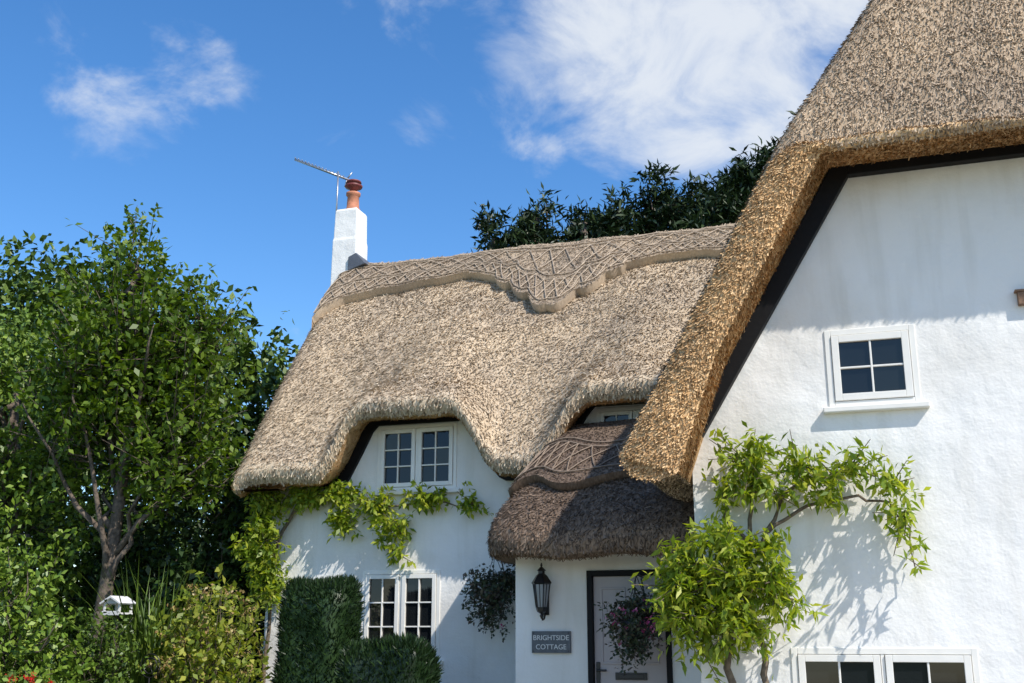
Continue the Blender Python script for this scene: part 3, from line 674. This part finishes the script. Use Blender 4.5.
# ------------------------------------------------------------------ ground
g=MB(); g.add([(-400,-400,0),(400,-400,0),(400,600,0),(-400,600,0)],[(0,1,2,3)])
g.build('ground',[plain('lawn',(.06,.09,.025),.9,nscale=3,namp=.4,bump=.03)])
g=MB(); g.add([(-6,-8,.004),(7,-8,.004),(6,9.2,.004),(-4,9.2,.004)],[(0,1,2,3)]); g.build('gravel_driveway',[plain('gravel',(.42,.36,.29),.95,nscale=60,namp=.4,bump=.02)])
g=MB(); g.add([(-2.9,9.2,.004),(-1.9,9.2,.004),(-1.9,10.7,.004),(-2.9,10.7,.004)],[(0,1,2,3)]); g.build('garden_path',[plain('paving',(.33,.3,.26),.9,nscale=8,namp=.2,bump=.01)])
# ------------------------------------------------------------------ light & sky
Sd=Vector((.60,-.36,.75)).normalized()
sun=bpy.data.lights.new('sun','SUN'); sun.energy=5; sun.angle=math.radians(.53); sun.color=(1,.94,.86)
so=bpy.data.objects.new('sun',sun); sc.collection.objects.link(so); so.rotation_euler=Sd.to_track_quat('Z','Y').to_euler(); so.location=Sd*40
wd=bpy.data.worlds.new('World'); sc.world=wd; wd.use_nodes=True; nt=wd.node_tree; L=nt.links
bg=nt.nodes['Background']; bg.inputs['Strength'].default_value=.15
sky=N(nt,'ShaderNodeTexSky',sky_type='NISHITA'); sky.sun_disc=False; sky.sun_elevation=math.asin(Sd.z); sky.sun_rotation=math.atan2(Sd.x,Sd.y)
sky.air_density=1.0; sky.dust_density=.4; sky.ozone_density=3
hs=N(nt,'ShaderNodeHueSaturation'); hs.inputs['Hue'].default_value=.503; hs.inputs['Saturation'].default_value=1.27; hs.inputs['Value'].default_value=1.36; L.new(sky.outputs[0],hs.inputs['Color'])
tc=N(nt,'ShaderNodeTexCoord')
mp=N(nt,'ShaderNodeMapping'); mp.inputs['Scale'].default_value=(3.2,3.2,4.6); mp.inputs['Rotation'].default_value=(0,.5,0); L.new(tc.outputs['Generated'],mp.inputs['Vector'])
no=N(nt,'ShaderNodeTexNoise'); no.inputs['Scale'].default_value=2.6; no.inputs['Detail'].default_value=7; no.inputs['Roughness'].default_value=.6; no.inputs['Distortion'].default_value=.5
L.new(mp.outputs[0],no.inputs['Vector'])
cl=[((-.24,.845,.49),.08,.6),((-.17,.845,.51),.13,.9),((-.09,.86,.50),.19,1.),((-.075,.90,.43),.12,.9),((-.03,.86,.53),.15,1.),((-.257,.873,.414),.035,.6),((-.585,.70,.42),.08,.33),((-.512,.717,.473),.07,.42),((-.35,.82,.447),.035,.3),((.3,.85,.45),.3,.9),((-.3,-.7,.6),.5,.7),((.5,-.6,.5),.4,.7)]
acc=None
for c_,r_,s_ in cl:
    vd=N(nt,'ShaderNodeVectorMath',operation='DISTANCE'); vd.inputs[1].default_value=c_; L.new(tc.outputs['Generated'],vd.inputs[0])
    mr=N(nt,'ShaderNodeMapRange',interpolation_type='SMOOTHSTEP'); mr.inputs['From Min'].default_value=r_*1.25; mr.inputs['From Max'].default_value=r_*.2; mr.inputs['To Min'].default_value=0; mr.inputs['To Max'].default_value=s_
    L.new(vd.outputs['Value'],mr.inputs['Value'])
    if acc is None: acc=mr.outputs[0]
    else:
        mx=N(nt,'ShaderNodeMath',operation='MAXIMUM'); L.new(acc,mx.inputs[0]); L.new(mr.outputs[0],mx.inputs[1]); acc=mx.outputs[0]
ad=N(nt,'ShaderNodeMath',operation='MULTIPLY_ADD'); ad.inputs[1].default_value=.40; L.new(acc,ad.inputs[0]); L.new(no.outputs['Fac'],ad.inputs[2])
cr=N(nt,'ShaderNodeMapRange',interpolation_type='SMOOTHSTEP'); cr.inputs['From Min'].default_value=.59; cr.inputs['From Max'].default_value=.98; cr.inputs['To Max'].default_value=.9; L.new(ad.outputs[0],cr.inputs['Value'])
mix=N(nt,'ShaderNodeMix',data_type='RGBA'); L.new(cr.outputs[0],mix.inputs[0]); L.new(hs.outputs[0],mix.inputs[6]); mix.inputs[7].default_value=(5.5,5.8,6.2,1)
L.new(mix.outputs[2],bg.inputs['Color'])
wd.cycles.sampling_method='MANUAL'; wd.cycles.sample_map_resolution=256
sc.view_settings.view_transform='Standard'; sc.view_settings.look='None'; sc.view_settings.exposure=0
# ------------------------------------------------------------------ camera
cd=bpy.data.cameras.new('camera'); cd.sensor_width=36; cd.lens=1100/1024*36; cd.clip_end=2000
co=bpy.data.objects.new('camera',cd); sc.collection.objects.link(co); co.location=(0,0,1.45); co.rotation_euler=(math.radians(105),0,math.radians(18)); sc.camera=co
